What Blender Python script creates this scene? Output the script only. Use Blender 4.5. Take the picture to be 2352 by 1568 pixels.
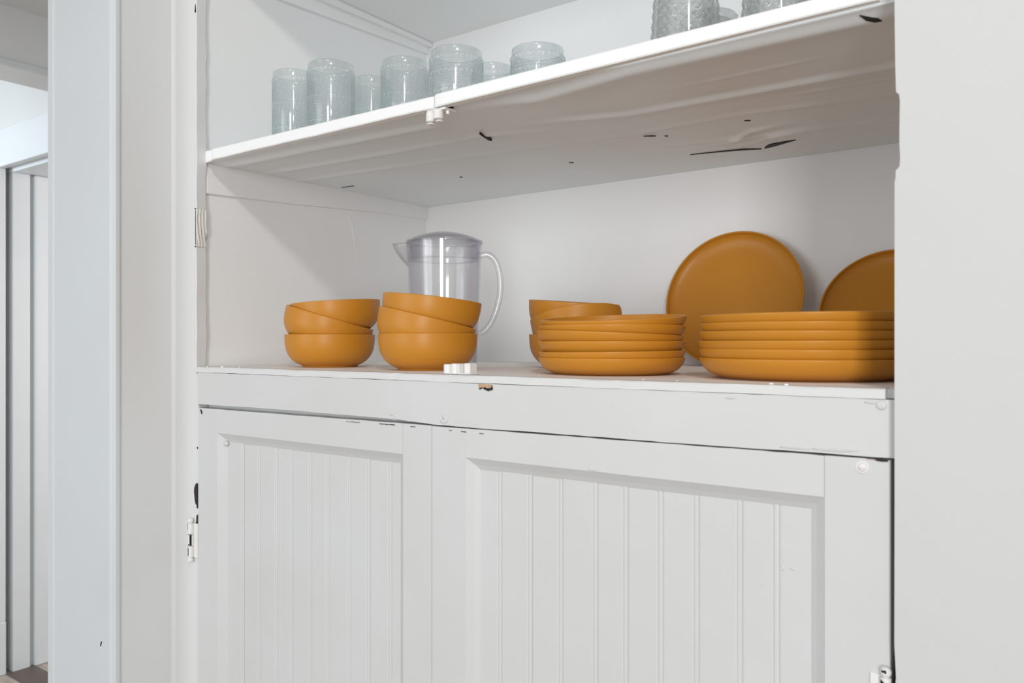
import bpy, bmesh, math, random
import numpy as np
from mathutils import Vector, Matrix

for o in list(bpy.data.objects):
    bpy.data.objects.remove(o, do_unlink=True)
scene = bpy.context.scene
C = scene.collection
R = math.radians
random.seed(7)

# ------------------------------------------------------------------ camera
# world frame: X along the cabinet front (right +), Y into the cabinet, Z up; metres
CAM_Z = 1.25
cam_d = bpy.data.cameras.new('camera')
cam = bpy.data.objects.new('camera', cam_d)
C.objects.link(cam)
cam.location = (0, -0.8, CAM_Z)
cam.rotation_euler = (R(90), 0, math.asin(0.5872))
cam_d.sensor_width = 36
cam_d.lens = 1825 / 2352 * 36
cam_d.clip_start = 0.02
cam_d.dof.use_dof = True
cam_d.dof.focus_distance = 1.27
cam_d.dof.aperture_fstop = 8.0
scene.camera = cam

# ------------------------------------------------------------------ world, lights, exposure
world = bpy.data.worlds.new('world')
scene.world = world
world.use_nodes = True
bg = world.node_tree.nodes['Background']
bg.inputs[0].default_value = (0.93, 0.965, 1.0, 1)
bg.inputs[1].default_value = 0.51

def area_light(name, loc, target, sx, sy, power, color):
    d = bpy.data.lights.new(name, 'AREA')
    d.shape = 'RECTANGLE'; d.size = sx; d.size_y = sy
    d.energy = power; d.color = color
    o = bpy.data.objects.new(name, d)
    C.objects.link(o)
    o.location = loc
    o.rotation_euler = (Vector(target) - Vector(loc)).to_track_quat('-Z', 'Y').to_euler()
    return o

# unseen key light placed to match the cast shadows, up right behind the camera
area_light('unseen_key_light', (0.70, -1.42, 2.58), (-0.8, 0.1, 1.3), 0.15, 0.15, 12.0, (1.0, 0.965, 0.92))
# wide window in the wall behind the camera
area_light('room_window_light', (-2.1, -5.0, 1.35), (-0.8, 0.3, 1.35), 2.6, 2.3, 42, (0.95, 0.975, 1.0))
# narrower window further to the right
area_light('side_window_light', (2.3, -5.0, 1.35), (-0.8, 0.3, 1.35), 1.0, 2.0, 112, (0.97, 0.985, 1.0))
# hallway daylight
area_light('hall_window_light', (-2.05, -2.4, 1.5), (-1.9, 0.2, 1.2), 0.8, 1.4, 6, (0.78, 0.9, 1.0))
area_light('far_room_window_light', (-3.75, -1.3, 1.6), (-3.45, 0.5, 1.6), 1.0, 1.4, 12, (0.82, 0.92, 1.0)).data.spread = R(95)
area_light('beyond_door_window_light', (-2.2, 1.9, 1.5), (-3.3, 0.6, 1.2), 0.8, 1.4, 24, (1.0, 0.97, 0.96))

vs = scene.view_settings
scene.display_settings.display_device = 'sRGB'
vs.view_transform = 'Standard'
vs.look = 'None'
vs.gamma = 1.0
vs.use_curve_mapping = False
vs.exposure = 0.1
scene.cycles.transparent_max_bounces = 40
scene.cycles.max_bounces = 16
scene.cycles.transmission_bounces = 16
scene.cycles.diffuse_bounces = 6

# ------------------------------------------------------------------ materials
def new_mat(name):
    m = bpy.data.materials.new(name)
    m.use_nodes = True
    nt = m.node_tree
    p = nt.nodes.get('Principled BSDF')
    return m, nt, p

def N(nt, typ, **kw):
    n = nt.nodes.new(typ)
    for k, v in kw.items():
        setattr(n, k, v)
    return n

def paint(name, col, rough=0.45, lump=0.25, streak=(1, 1, 1), var=0.03, dirt=0.0):
    m, nt, p = new_mat(name)
    L = nt.links.new
    tc = N(nt, 'ShaderNodeNewGeometry')
    mp = N(nt, 'ShaderNodeMapping'); mp.inputs['Scale'].default_value = streak
    L(tc.outputs['Position'], mp.inputs['Vector'])
    n1 = N(nt, 'ShaderNodeTexNoise'); n1.inputs['Scale'].default_value = 14; n1.inputs['Detail'].default_value = 5
    L(tc.outputs['Position'], n1.inputs['Vector'])
    ns = N(nt, 'ShaderNodeTexNoise'); ns.inputs['Scale'].default_value = 90; ns.inputs['Detail'].default_value = 3
    L(mp.outputs['Vector'], ns.inputs['Vector'])
    vo = N(nt, 'ShaderNodeTexVoronoi'); vo.inputs['Scale'].default_value = 17; vo.inputs['Randomness'].default_value = 1
    L(tc.outputs['Position'], vo.inputs['Vector'])
    vr = N(nt, 'ShaderNodeMapRange'); vr.inputs['From Min'].default_value = 0.0; vr.inputs['From Max'].default_value = 0.07
    vr.inputs['To Min'].default_value = 1.0; vr.inputs['To Max'].default_value = 0.0
    L(vo.outputs['Distance'], vr.inputs['Value'])
    # combine relief
    a1 = N(nt, 'ShaderNodeMath', operation='MULTIPLY'); a1.inputs[1].default_value = 1.3
    L(n1.outputs['Fac'], a1.inputs[0])
    a2 = N(nt, 'ShaderNodeMath', operation='MULTIPLY_ADD'); a2.inputs[1].default_value = 0.16
    L(ns.outputs['Fac'], a2.inputs[0]); L(a1.outputs[0], a2.inputs[2])
    a3 = N(nt, 'ShaderNodeMath', operation='MULTIPLY_ADD'); a3.inputs[1].default_value = 0.09
    L(vr.outputs[0], a3.inputs[0]); L(a2.outputs[0], a3.inputs[2])
    b = N(nt, 'ShaderNodeBump'); b.inputs['Strength'].default_value = lump; b.inputs['Distance'].default_value = 0.004
    L(a3.outputs[0], b.inputs['Height']); L(b.outputs[0], p.inputs['Normal'])
    # faint tone variation
    n2 = N(nt, 'ShaderNodeTexNoise'); n2.inputs['Scale'].default_value = 5; n2.inputs['Detail'].default_value = 4
    L(tc.outputs['Position'], n2.inputs['Vector'])
    cr = N(nt, 'ShaderNodeValToRGB')
    d = [max(0, c * (1 - var * (1.0 + 0.4 * i))) for i, c in enumerate(col)]
    cr.color_ramp.elements[0].color = (*d, 1); cr.color_ramp.elements[1].color = (*col, 1)
    cr.color_ramp.elements[0].position = 0.3; cr.color_ramp.elements[1].position = 0.65
    L(n2.outputs['Fac'], cr.inputs['Fac'])
    L(cr.outputs[0], p.inputs['Base Color'])
    p.inputs['Roughness'].default_value = rough
    p.inputs['Specular IOR Level'].default_value = 0.35
    return m

WHITE = paint('white_paint_darkened_front', (0.625, 0.628, 0.62), 0.42, 0.22, (1, 1, 0.12))  # same white as inside, darkened to offset the stronger front light
WHITE_H = paint('white_paint_horizontal_strokes', (0.635, 0.635, 0.628), 0.42, 0.16, (0.12, 1, 1))  # darkened like the doors to offset the front light
FRAMEP = paint('white_paint_frame_tone', (0.70, 0.70, 0.69), 0.42, 0.14, (1, 1, 0.12), 0.02)  # same white, kept lighter than the doors to even out the lighting
WALLP = paint('white_paint_darkened_wall', (0.60, 0.598, 0.59), 0.5, 0.16, (1, 1, 1), 0.015)  # same white, darkened where the right wall catches more key light
TRIMP = paint('white_paint_daylight_blue', (0.62, 0.645, 0.655), 0.45, 0.12, (1, 1, 0.08), 0.02)  # white with the bluish daylight mixed into its colour
EDGE = paint('bright_white_edge_paint', (0.90, 0.90, 0.89), 0.4, 0.12, (0.2, 1, 1), 0.01)
INTER = paint('white_paint_lifted_inside', (0.865, 0.868, 0.865), 0.5, 0.10, (1, 1, 1), 0.02)  # same white, lifted to make up for the dim light inside
SILLP = paint('worn_shelf_paint_lifted', (0.87, 0.855, 0.835), 0.5, 0.14, (0.2, 1, 1), 0.06)  # tone raised for the weak light here and to bounce light upward
UNDER = paint('white_paint_cooled_underside', (0.83, 0.868, 0.88), 0.38, 0.05, (0.1, 1, 1), 0.03)  # white lifted and cooled against the dim, warm bounce light
HARDW = paint('painted_hardware', (0.80, 0.79, 0.77), 0.4, 0.3, (1, 1, 1), 0.05)
FILLER = paint('yellowed_filler', (0.72, 0.71, 0.67), 0.5, 0.4, (1, 1, 0.2), 0.08)

def simple(name, col, rough=0.6, nscale=40, var=0.3, bump=0.0):
    m, nt, p = new_mat(name)
    L = nt.links.new
    tc = N(nt, 'ShaderNodeNewGeometry')
    n = N(nt, 'ShaderNodeTexNoise'); n.inputs['Scale'].default_value = nscale; n.inputs['Detail'].default_value = 4
    L(tc.outputs['Position'], n.inputs['Vector'])
    cr = N(nt, 'ShaderNodeValToRGB')
    cr.color_ramp.elements[0].color = (*[c * (1 - var) for c in col], 1)
    cr.color_ramp.elements[1].color = (*col, 1)
    L(n.outputs['Fac'], cr.inputs['Fac']); L(cr.outputs[0], p.inputs['Base Color'])
    p.inputs['Roughness'].default_value = rough
    if bump:
        b = N(nt, 'ShaderNodeBump'); b.inputs['Strength'].default_value = bump; b.inputs['Distance'].default_value = 0.002
        L(n.outputs['Fac'], b.inputs['Height']); L(b.outputs[0], p.inputs['Normal'])
    return m

GAPWOOD = simple('dark_gap_wood', (0.035, 0.026, 0.02), 0.85, 120, 0.5)  # unpainted wood, blackened to hold the shade of the door gaps
BAREWOOD = simple('bare_wood', (0.62, 0.40, 0.24), 0.8, 200, 0.35)
CHIP_CAVITY = simple('dark_layer_and_cavity_shade', (0.022, 0.018, 0.015), 0.7, 300, 0.5)  # dark layer under chips; also painted shade inside the lining tears
MUSTARD = simple('mustard_melamine', (0.56, 0.23, 0.021), 0.38, 25, 0.05)
MUSTARD.node_tree.nodes['Principled BSDF'].inputs['Specular IOR Level'].default_value = 0.36

def floor_mat():
    m, nt, p = new_mat('oak_floor')
    L = nt.links.new
    tc = N(nt, 'ShaderNodeNewGeometry')
    mp = N(nt, 'ShaderNodeMapping'); mp.inputs['Scale'].default_value = (3, 40, 40)
    L(tc.outputs['Position'], mp.inputs['Vector'])
    n = N(nt, 'ShaderNodeTexNoise'); n.inputs['Scale'].default_value = 1.5; n.inputs['Detail'].default_value = 8
    L(mp.outputs[0], n.inputs['Vector'])
    cr = N(nt, 'ShaderNodeValToRGB')
    cr.color_ramp.elements[0].color = (0.30, 0.25, 0.21, 1); cr.color_ramp.elements[0].position = 0.3
    cr.color_ramp.elements[1].color = (0.50, 0.44, 0.38, 1); cr.color_ramp.elements[1].position = 0.7
    L(n.outputs['Fac'], cr.inputs['Fac']); L(cr.outputs[0], p.inputs['Base Color'])
    p.inputs['Roughness'].default_value = 0.4
    return m
FLOORM = floor_mat()
THRESH = simple('dark_threshold_wood', (0.13, 0.10, 0.085), 0.5, 30, 0.3)

def glass(name, tint, edge, refr, milk, rough, ior=1.45, tint_edge=0.5):
    """clear glass or plastic: straight transmission, refraction and surface gloss mixed by Fresnel"""
    m, nt, p = new_mat(name)
    nt.nodes.remove(p)
    L = nt.links.new
    out = nt.nodes['Material Output']
    lw = N(nt, 'ShaderNodeLayerWeight'); lw.inputs['Blend'].default_value = tint_edge
    mx = N(nt, 'ShaderNodeMix', data_type='RGBA')
    mx.inputs[6].default_value = (*tint, 1); mx.inputs[7].default_value = (*edge, 1)
    L(lw.outputs['Facing'], mx.inputs[0])
    tr = N(nt, 'ShaderNodeBsdfTransparent'); L(mx.outputs[2], tr.inputs['Color'])
    rf = N(nt, 'ShaderNodeBsdfRefraction'); rf.inputs['IOR'].default_value = ior; rf.inputs['Roughness'].default_value = 0.02
    L(mx.outputs[2], rf.inputs['Color'])
    m1 = N(nt, 'ShaderNodeMixShader'); m1.inputs[0].default_value = refr
    L(tr.outputs[0], m1.inputs[1]); L(rf.outputs[0], m1.inputs[2])
    df = N(nt, 'ShaderNodeBsdfTranslucent'); df.inputs['Color'].default_value = (0.85, 0.9, 0.9, 1)
    m2 = N(nt, 'ShaderNodeMixShader'); m2.inputs[0].default_value = milk
    L(m1.outputs[0], m2.inputs[1]); L(df.outputs[0], m2.inputs[2])
    gl = N(nt, 'ShaderNodeBsdfGlossy'); gl.inputs['Roughness'].default_value = rough
    gl.inputs['Color'].default_value = (1, 1, 1, 1)
    # Schlick reflectance
    f2 = N(nt, 'ShaderNodeLayerWeight'); f2.inputs['Blend'].default_value = 0.5
    pw = N(nt, 'ShaderNodeMath', operation='POWER'); pw.inputs[1].default_value = 5.0
    L(f2.outputs['Facing'], pw.inputs[0])
    f0 = ((ior - 1) / (ior + 1)) ** 2
    sc = N(nt, 'ShaderNodeMath', operation='MULTIPLY_ADD'); sc.inputs[1].default_value = 1 - f0; sc.inputs[2].default_value = f0
    L(pw.outputs[0], sc.inputs[0])
    m3 = N(nt, 'ShaderNodeMixShader')
    L(sc.outputs[0], m3.inputs[0]); L(m2.outputs[0], m3.inputs[1]); L(gl.outputs[0], m3.inputs[2])
    L(m3.outputs[0], out.inputs['Surface'])
    return m
GLASS = glass('beaded_glass', (0.985, 0.99, 0.99), (0.75, 0.825, 0.835), 0.05, 0.17, 0.11, 1.75, 0.18)
CUTGLASS = glass('cut_glass', (0.97, 0.975, 0.97), (0.92, 0.93, 0.925), 0.25, 0.05, 0.05, 1.5, 0.30)
PLASTIC = glass('clear_plastic', (0.992, 0.992, 0.994), (0.42, 0.42, 0.54), 0.05, 0.0, 0.04, 1.5, 0.11)

# ------------------------------------------------------------------ helpers
def origin(o):
    v = Vector((0, 0, 0))
    while o is not None:
        v += o.location
        o = o.parent
    return v

def finish(name, me, mat, parent=None, smooth=False, kind=None):
    if mat is not None:
        me.materials.clear(); me.materials.append(mat)
    if smooth:
        me.polygons.foreach_set('use_smooth', [True] * len(me.polygons))
    o = bpy.data.objects.new(name, me)
    C.objects.link(o)
    if parent is not None:
        off = origin(parent)
        if off.length > 0:
            me.transform(Matrix.Translation(-off))
        o.parent = parent
    if kind:
        o['kind'] = kind
    return o

def from_bm(name, bm, mat, parent=None, smooth=False, kind=None):
    me = bpy.data.meshes.new(name)
    bmesh.ops.recalc_face_normals(bm, faces=bm.faces)
    bm.to_mesh(me); bm.free()
    return finish(name, me, mat, parent, smooth, kind)

def add_box(bm, x0, x1, y0, y1, z0, z1, bev=0.0, seg=2):
    vs_ = [bm.verts.new((x, y, z)) for x in (x0, x1) for y in (y0, y1) for z in (z0, z1)]
    idx = [(0, 1, 3, 2), (4, 6, 7, 5), (0, 4, 5, 1), (2, 3, 7, 6), (0, 2, 6, 4), (1, 5, 7, 3)]
    fs = [bm.faces.new([vs_[i] for i in f]) for f in idx]
    if bev > 0:
        es = list({e for f in fs for e in f.edges})
        bmesh.ops.bevel(bm, geom=es, offset=bev, segments=seg, profile=0.5, affect='EDGES')
    return bm

def box(name, x0, x1, y0, y1, z0, z1, mat, parent=None, bev=0.0015, seg=2, kind=None):
    bm = bmesh.new()
    add_box(bm, x0, x1, y0, y1, z0, z1, bev, seg)
    return from_bm(name, bm, mat, parent, False, kind)

def add_prism(bm, pts, axis, a, b):
    """extrude a 2D polygon along axis ('x','y','z') from a to b"""
    def mk(p, t):
        return {'x': (t, p[0], p[1]), 'y': (p[0], t, p[1]), 'z': (p[0], p[1], t)}[axis]
    v0 = [bm.verts.new(mk(p, a)) for p in pts]
    v1 = [bm.verts.new(mk(p, b)) for p in pts]
    n = len(pts)
    bm.faces.new(v0); bm.faces.new(list(reversed(v1)))
    for i in range(n):
        bm.faces.new((v0[i], v0[(i + 1) % n], v1[(i + 1) % n], v1[i]))
    return bm

def prism(name, pts, axis, a, b, mat, parent=None, bev=0.0, kind=None):
    bm = bmesh.new()
    add_prism(bm, pts, axis, a, b)
    if bev:
        bmesh.ops.bevel(bm, geom=list(bm.edges), offset=bev, segments=2, profile=0.5, affect='EDGES')
    return from_bm(name, bm, mat, parent, False, kind)

def lathe_mesh(name, prof, n=96, disp=None):
    """closed-axis lathe; prof = list of (r, z)"""
    prof = np.array(prof, float)
    th = np.linspace(0, 2 * np.pi, n, endpoint=False)
    rr = np.repeat(prof[:, 0:1], n, 1); zz = np.repeat(prof[:, 1:2], n, 1)
    if disp is not None:
        rr, zz = disp(rr, zz, th[None, :])
    V = np.stack([rr * np.cos(th), rr * np.sin(th), zz], -1).reshape(-1, 3)
    m = len(prof)
    F = []
    for i in range(m - 1):
        a = i * n; b = (i + 1) * n
        for j in range(n):
            k = (j + 1) % n
            F.append((a + j, a + k, b + k, b + j))
    verts = [tuple(v) for v in V]
    me = bpy.data.meshes.new(name)
    me.from_pydata(verts, [], F)
    bm = bmesh.new(); bm.from_mesh(me)
    bmesh.ops.remove_doubles(bm, verts=bm.verts, dist=1e-6)
    bmesh.ops.recalc_face_normals(bm, faces=bm.faces)
    bm.to_mesh(me); bm.free()
    me.polygons.foreach_set('use_smooth', [True] * len(me.polygons))
    return me

def smooth_prof(pts, k=4):
    """Catmull-Rom through the profile points"""
    P = [np.array(p, float) for p in pts]
    P = [2 * P[0] - P[1]] + P + [2 * P[-1] - P[-2]]
    out = []
    for i in range(1, len(P) - 2):
        for s in range(k):
            t = s / k
            a, b, c, d = P[i - 1], P[i], P[i + 1], P[i + 2]
            out.append(0.5 * (2 * b + (c - a) * t + (2 * a - 5 * b + 4 * c - d) * t * t + (-a + 3 * b - 3 * c + d) * t ** 3))
    out.append(P[-2])
    return [(max(0.0, float(p[0])), float(p[1])) for p in out]

def tube(name, path, rad, mat, parent, seg=14, closed_ends=True):
    bm = bmesh.new()
    P = [Vector(p) for p in path]
    rings = []
    up = Vector((0.0, 0.0, 1.0))
    prev = None
    for i, p in enumerate(P):
        t = (P[min(i + 1, len(P) - 1)] - P[max(i - 1, 0)]).normalized()
        if prev is None:
            a = t.orthogonal().normalized()
        else:
            a = (prev - t * prev.dot(t)).normalized()
        prev = a
        b = t.cross(a)
        r = rad[i] if isinstance(rad, (list, tuple)) else rad
        rings.append([bm.verts.new(p + (a * math.cos(2 * math.pi * j / seg) + b * math.sin(2 * math.pi * j / seg)) * r) for j in range(seg)])
    for i in range(len(rings) - 1):
        for j in range(seg):
            bm.faces.new((rings[i][j], rings[i][(j + 1) % seg], rings[i + 1][(j + 1) % seg], rings[i + 1][j]))
    bm.faces.new(rings[0]); bm.faces.new(list(reversed(rings[-1])))
    return from_bm(name, bm, mat, parent, True)

def tag(o, label, cat, group=None):
    o['label'] = label; o['category'] = cat
    if group:
        o['group'] = group
    return o

def empty(name, loc):
    o = bpy.data.objects.new(name, None)
    C.objects.link(o)
    o.location = loc
    o.empty_display_size = 0.05
    return o

def struct(o, label=None, cat=None):
    o['kind'] = 'structure'
    if label:
        o['label'] = label
    if cat:
        o['category'] = cat
    return o

def flake(name, pts, plane, at, mat, parent, th=0.0006):
    """small irregular patch with thickness, lying on a plane ('y','x','z' normal)"""
    a, b = (at - th, at + th)
    return prism(name, pts, plane, a, b, mat, parent)

def rough_edge(x, amp, seed=0.0):
    """slow waviness plus the odd small nick of a hand-painted edge"""
    w = math.sin(x * 23 + seed) * .5 + math.sin(x * 57 + seed * 2.3) * .35 + math.sin(x * 131 + seed * 4.1) * .25
    nick = max(0.0, math.sin(x * 71 + seed * 1.7) * math.sin(x * 37.3 + seed) - .72) * 4
    return amp * (w + nick)

# ------------------------------------------------------------------ key heights and planes
XL, XR = -1.263, -0.1425        # opening edges on the front plane
XI = -1.272                      # interior face of the left side
XIR = -0.118                     # interior face of the right side (hidden)
YB = 0.607                       # back wall
ZS = 1.2063                      # lower shelf surface
ZU = 1.5675                      # underside of the upper shelf
ZT = 1.954                       # interior top

# ------------------------------------------------------------------ setting: main room
fl = struct(box('floor', -6.0, 4.0, -6.0, 3.0, -0.05, -0.004, FLOORM, bev=0), 'brown oak board floor', 'floor')
for i in range(14):
    y0 = -1.0 + i * 0.12
    box('plank', -4.4, -1.6, y0 + 0.0008, y0 + 0.1192, -0.004, 0.0, FLOORM, fl, bev=0.0008, seg=1)

# wall right of the cabinet, proud of the doors by a board, with its worn edge
pts = [(XR, 0.0)]
edge = [(XR, 0.30), (XR - .0006, 0.6), (XR, 0.93), (XR + .0012, 0.945), (XR - .0002, 0.975), (XR, 1.1), (XR, 1.3), (XR, 1.395),
        (XR + .0008, 1.398), (XR + .0010, 1.405), (XR + .0042, 1.4085), (XR + .0046, 1.416), (XR + .0040, 1.43), (XR + .0042, 1.455),
        (XR + .0044, 1.468), (XR + .0038, 1.4735), (XR + .0012, 1.4765), (XR + .0006, 1.50), (XR, 1.55), (XR, 2.6)]
pts += edge + [(2.2, 2.6), (2.2, 0.0)]
wr = prism('wall_right', pts, 'y', -0.012, 0.06, WALLP, None)
struct(wr, 'smooth white wall right of the cabinet', 'wall')

# left return of the wall, running from the cabinet toward the camera
wl = box('wall_left', -1.54, -1.331, -0.1072, 0.75, 0.0, 2.6, FRAMEP, bev=0.004)
struct(wl, 'white wall return beside the cabinet', 'wall')
# cased end of that wall
tr1 = prism('trim_1', [(-1.5592, -0.112), (-1.5575, -0.1145), (-1.5395, -0.1145), (-1.538, -0.1125), (-1.385, -0.1125), (-1.383, -0.1145),
                       (-1.336, -0.1145), (-1.330, -0.1125), (-1.3265, -0.108), (-1.3262, -0.102), (-1.34, -0.100), (-1.5592, -0.100)], 'z', 0.0, 2.6, TRIMP)
struct(tr1, 'pale painted boards casing the wall end', 'trim')
flake('paint_chip', [(-1.3650, .7300), (-1.3632, .7302), (-1.3620, .7350), (-1.3606, .7362), (-1.3600, .7388), (-1.3617, .7392), (-1.3635, .7360), (-1.3650, .7345)], 'y', -0.1146, CHIP_CAVITY, tr1)
# bead of old caulk along the inner corner
prism('corner_bead', [(-1.3315, -0.0055), (-1.3308, -0.0055), (-1.3285, -0.0022), (-1.3255, -0.0003), (-1.3255, 0.0005), (-1.3315, 0.0005)], 'z', 0.0, 2.6, FRAMEP, wl)
struct(box('wall_opening_head', -1.54, -1.331, -3.2, -0.113, 2.06, 2.6, WALLP, bev=0.004), 'white wall above the hall opening', 'wall')

# ------------------------------------------------------------------ setting: hallway seen past the wall end
HX = -2.48
wh = box('wall_hall', HX - 0.15, HX, -1.6, 0.5, 2.03, 2.45, FRAMEP, bev=0.002)
struct(wh, 'shaded white wall above the hall opening', 'wall')
struct(box('trim_2', HX, HX + 0.012, -1.6, 0.5, 2.03, 2.048, TRIMP, bev=0.002), 'thin white moulding under the hall header', 'trim')
struct(box('ceiling', HX, -1.545, -1.6, 2.2, 2.20, 2.25, FRAMEP, bev=0), 'shaded white hall ceiling', 'ceiling')
struct(box('ceiling_far', -5.2, HX - 0.152, -1.6, 0.5, 2.36, 2.41, WALLP, bev=0), 'bright white ceiling of the room beyond', 'ceiling')
struct(box('wall_far', -5.2, -3.42, 0.5, 0.66, 0.0, 2.45, WALLP, bev=0.001), 'bright wall of the room beyond', 'wall')
struct(box('wall_far_upper', -3.42, -1.545, 0.5, 0.66, 1.905, 2.45, WALLP, bev=0.001), 'bright wall above the far doorway', 'wall')
struct(box('wall_behind_door', -5.2, -1.0, 2.25, 2.35, 0.0, 2.45, WALLP, bev=0), 'white wall past the far doorway', 'wall')
# far doorway: casing, stepped jamb, header
d1 = empty('door_1', (-3.30, 0.5, 0.0))
struct(d1, 'white cased doorway at the end of the hall', 'doorway')
box('casing', -3.42, -3.292, 0.478, 0.5, 0.20, 1.90, TRIMP, d1, bev=0.003)
box('plinth_block', -3.42, -3.288, 0.470, 0.5, 0.0, 0.20, TRIMP, d1, bev=0.004)
box('jamb', -3.34, -3.285, 0.522, 0.582, 0.0, 1.89, TRIMP, d1, bev=0.003)
box('door_stop', -3.34, -3.297, 0.582, 0.596, 0.0, 1.89, TRIMP, d1, bev=0.002)
box('rear_jamb', -3.34, -3.278, 0.596, 0.70, 0.0, 1.89, TRIMP, d1, bev=0.006)
box('head_jamb', -3.34, -1.55, 0.520, 0.66, 1.89, 1.905, TRIMP, d1, bev=0.002)
box('head_casing', -3.44, -1.55, 0.474, 0.5, 1.90, 2.04, TRIMP, d1, bev=0.003)
struct(box('door_threshold', -3.29, -1.55, 0.50, 0.60, -0.004, 0.004, THRESH, bev=0.002), 'dark wooden threshold in the far doorway', 'threshold')

# ------------------------------------------------------------------ the built-in cabinet
cab = empty('built_in_cabinet', (-0.70, 0.0, 0.0))
tag(cab, 'white painted built-in cabinet with open shelves above two beadboard doors', 'cabinet')

# carcass panels
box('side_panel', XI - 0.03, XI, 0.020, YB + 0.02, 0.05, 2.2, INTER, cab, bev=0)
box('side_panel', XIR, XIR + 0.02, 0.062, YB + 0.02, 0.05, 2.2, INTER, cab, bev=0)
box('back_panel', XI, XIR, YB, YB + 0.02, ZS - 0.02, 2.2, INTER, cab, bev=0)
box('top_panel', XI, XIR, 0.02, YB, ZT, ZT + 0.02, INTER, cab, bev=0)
box('lower_lining', XI, XIR, 0.34, 0.36, 0.05, ZS - 0.02, GAPWOOD, cab, bev=0)
box('lower_lining', XI, XIR, 0.03, 0.34, ZS - 0.021, ZS - 0.0125, GAPWOOD, cab, bev=0)
box('lower_lining', XI, XI + 0.004, 0.03, 0.34, 0.05, ZS - 0.022, GAPWOOD, cab, bev=0)
box('lower_lining', XIR - 0.004, XIR, 0.062, 0.34, 0.05, ZS - 0.022, GAPWOOD, cab, bev=0)

# left stile of the face frame: irregular inner edge and rebate
bm = bmesh.new()
zs = np.concatenate([np.linspace(0.05, 1.193, 24), np.linspace(1.196, 2.6, 120)])
sec = []
for z in zs:
    j = 0.0005 * math.sin(z * 61) + random.uniform(-.00045, .00045)
    k = random.uniform(-.0005, .0005) + 0.0004 * math.sin(z * 97)
    xr = XL + j if z > 1.195 else -1.2578
    sec.append([bm.verts.new(p) for p in ((-1.331, 0.0, z), (xr - 0.0015, 0.0, z), (xr, 0.0018, z), (xr + 0.0006 * math.sin(z * 41), 0.0195 + k, z), (XI - 0.004, 0.0215, z), (-1.331, 0.0215, z))])
for a, b in zip(sec[:-1], sec[1:]):
    for i in range(6):
        bm.faces.new((a[i], a[(i + 1) % 6], b[(i + 1) % 6], b[i]))
bm.faces.new(sec[0]); bm.faces.new(list(reversed(sec[-1])))
stile = from_bm('face_stile', bm, FRAMEP, cab)
# head rail of the opening, above the frame of the photo
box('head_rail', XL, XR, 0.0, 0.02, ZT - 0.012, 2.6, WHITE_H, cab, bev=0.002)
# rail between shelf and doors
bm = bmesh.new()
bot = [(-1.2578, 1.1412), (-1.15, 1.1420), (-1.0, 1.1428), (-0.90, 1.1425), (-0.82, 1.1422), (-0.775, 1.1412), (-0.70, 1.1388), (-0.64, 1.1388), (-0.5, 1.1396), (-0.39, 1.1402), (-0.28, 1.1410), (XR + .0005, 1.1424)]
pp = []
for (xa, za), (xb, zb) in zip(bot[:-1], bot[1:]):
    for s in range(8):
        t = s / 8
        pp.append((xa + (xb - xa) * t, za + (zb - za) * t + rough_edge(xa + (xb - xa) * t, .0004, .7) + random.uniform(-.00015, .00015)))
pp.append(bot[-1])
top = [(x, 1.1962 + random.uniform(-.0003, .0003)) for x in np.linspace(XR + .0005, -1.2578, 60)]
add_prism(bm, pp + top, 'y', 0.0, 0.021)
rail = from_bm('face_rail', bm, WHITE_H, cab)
box('door_stop', -1.2578, -0.715, 0.0205, 0.030, 1.10, 1.19, WHITE_H, cab, bev=0)

# lower shelf board with its bright nosing
sill = box('lower_shelf', XI, XIR, 0.016, YB, ZS - 0.012, ZS, SILLP, cab, bev=0.0005)
bm = bmesh.new()
xs = np.linspace(-1.2625, -0.1525, 140)
sec = []
for x in xs:
    w = rough_edge(x, .0005, 2.2)
    sec.append([bm.verts.new(p) for p in ((x, -0.0008 + w * .8, 1.1966 + w * .6), (x, -0.0012 + w, ZS - 0.0022), (x, 0.0004, ZS - 0.0004 + w * .5), (x, 0.0175, ZS + 0.0002), (x, 0.0175, 1.1966))])
for a, b in zip(sec[:-1], sec[1:]):
    for i in range(5):
        bm.faces.new((a[i], a[(i + 1) % 5], b[(i + 1) % 5], b[i]))
bm.faces.new(sec[0]); bm.faces.new(list(reversed(sec[-1])))
from_bm('nosing', bm, FRAMEP, sill)
box('nosing_end', -0.1525, XR + 0.0005, 0.006, 0.0175, 1.1966, ZS - 0.0004, WHITE_H, sill, bev=0.001)
# paint crumbs on the shelf edge
for (x, y, r) in ((-1.235, .004, .0014), (-1.19, .003, .0022), (-1.155, .012, .0014), (-0.262, .012, .0018), (-0.245, 0.006, .0016), (-0.41, .02, .001), (-0.37, .022, .0009), (-0.56, .03, .0008)):
    bm = bmesh.new()
    bmesh.ops.create_icosphere(bm, subdivisions=2, radius=r)
    for v in bm.verts:
        v.co = Vector((v.co.x * 1.5 + x, v.co.y + y, v.co.z * .7 + ZS + r * .3))
    from_bm('paint_crumb', bm, EDGE, sill, True)

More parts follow.
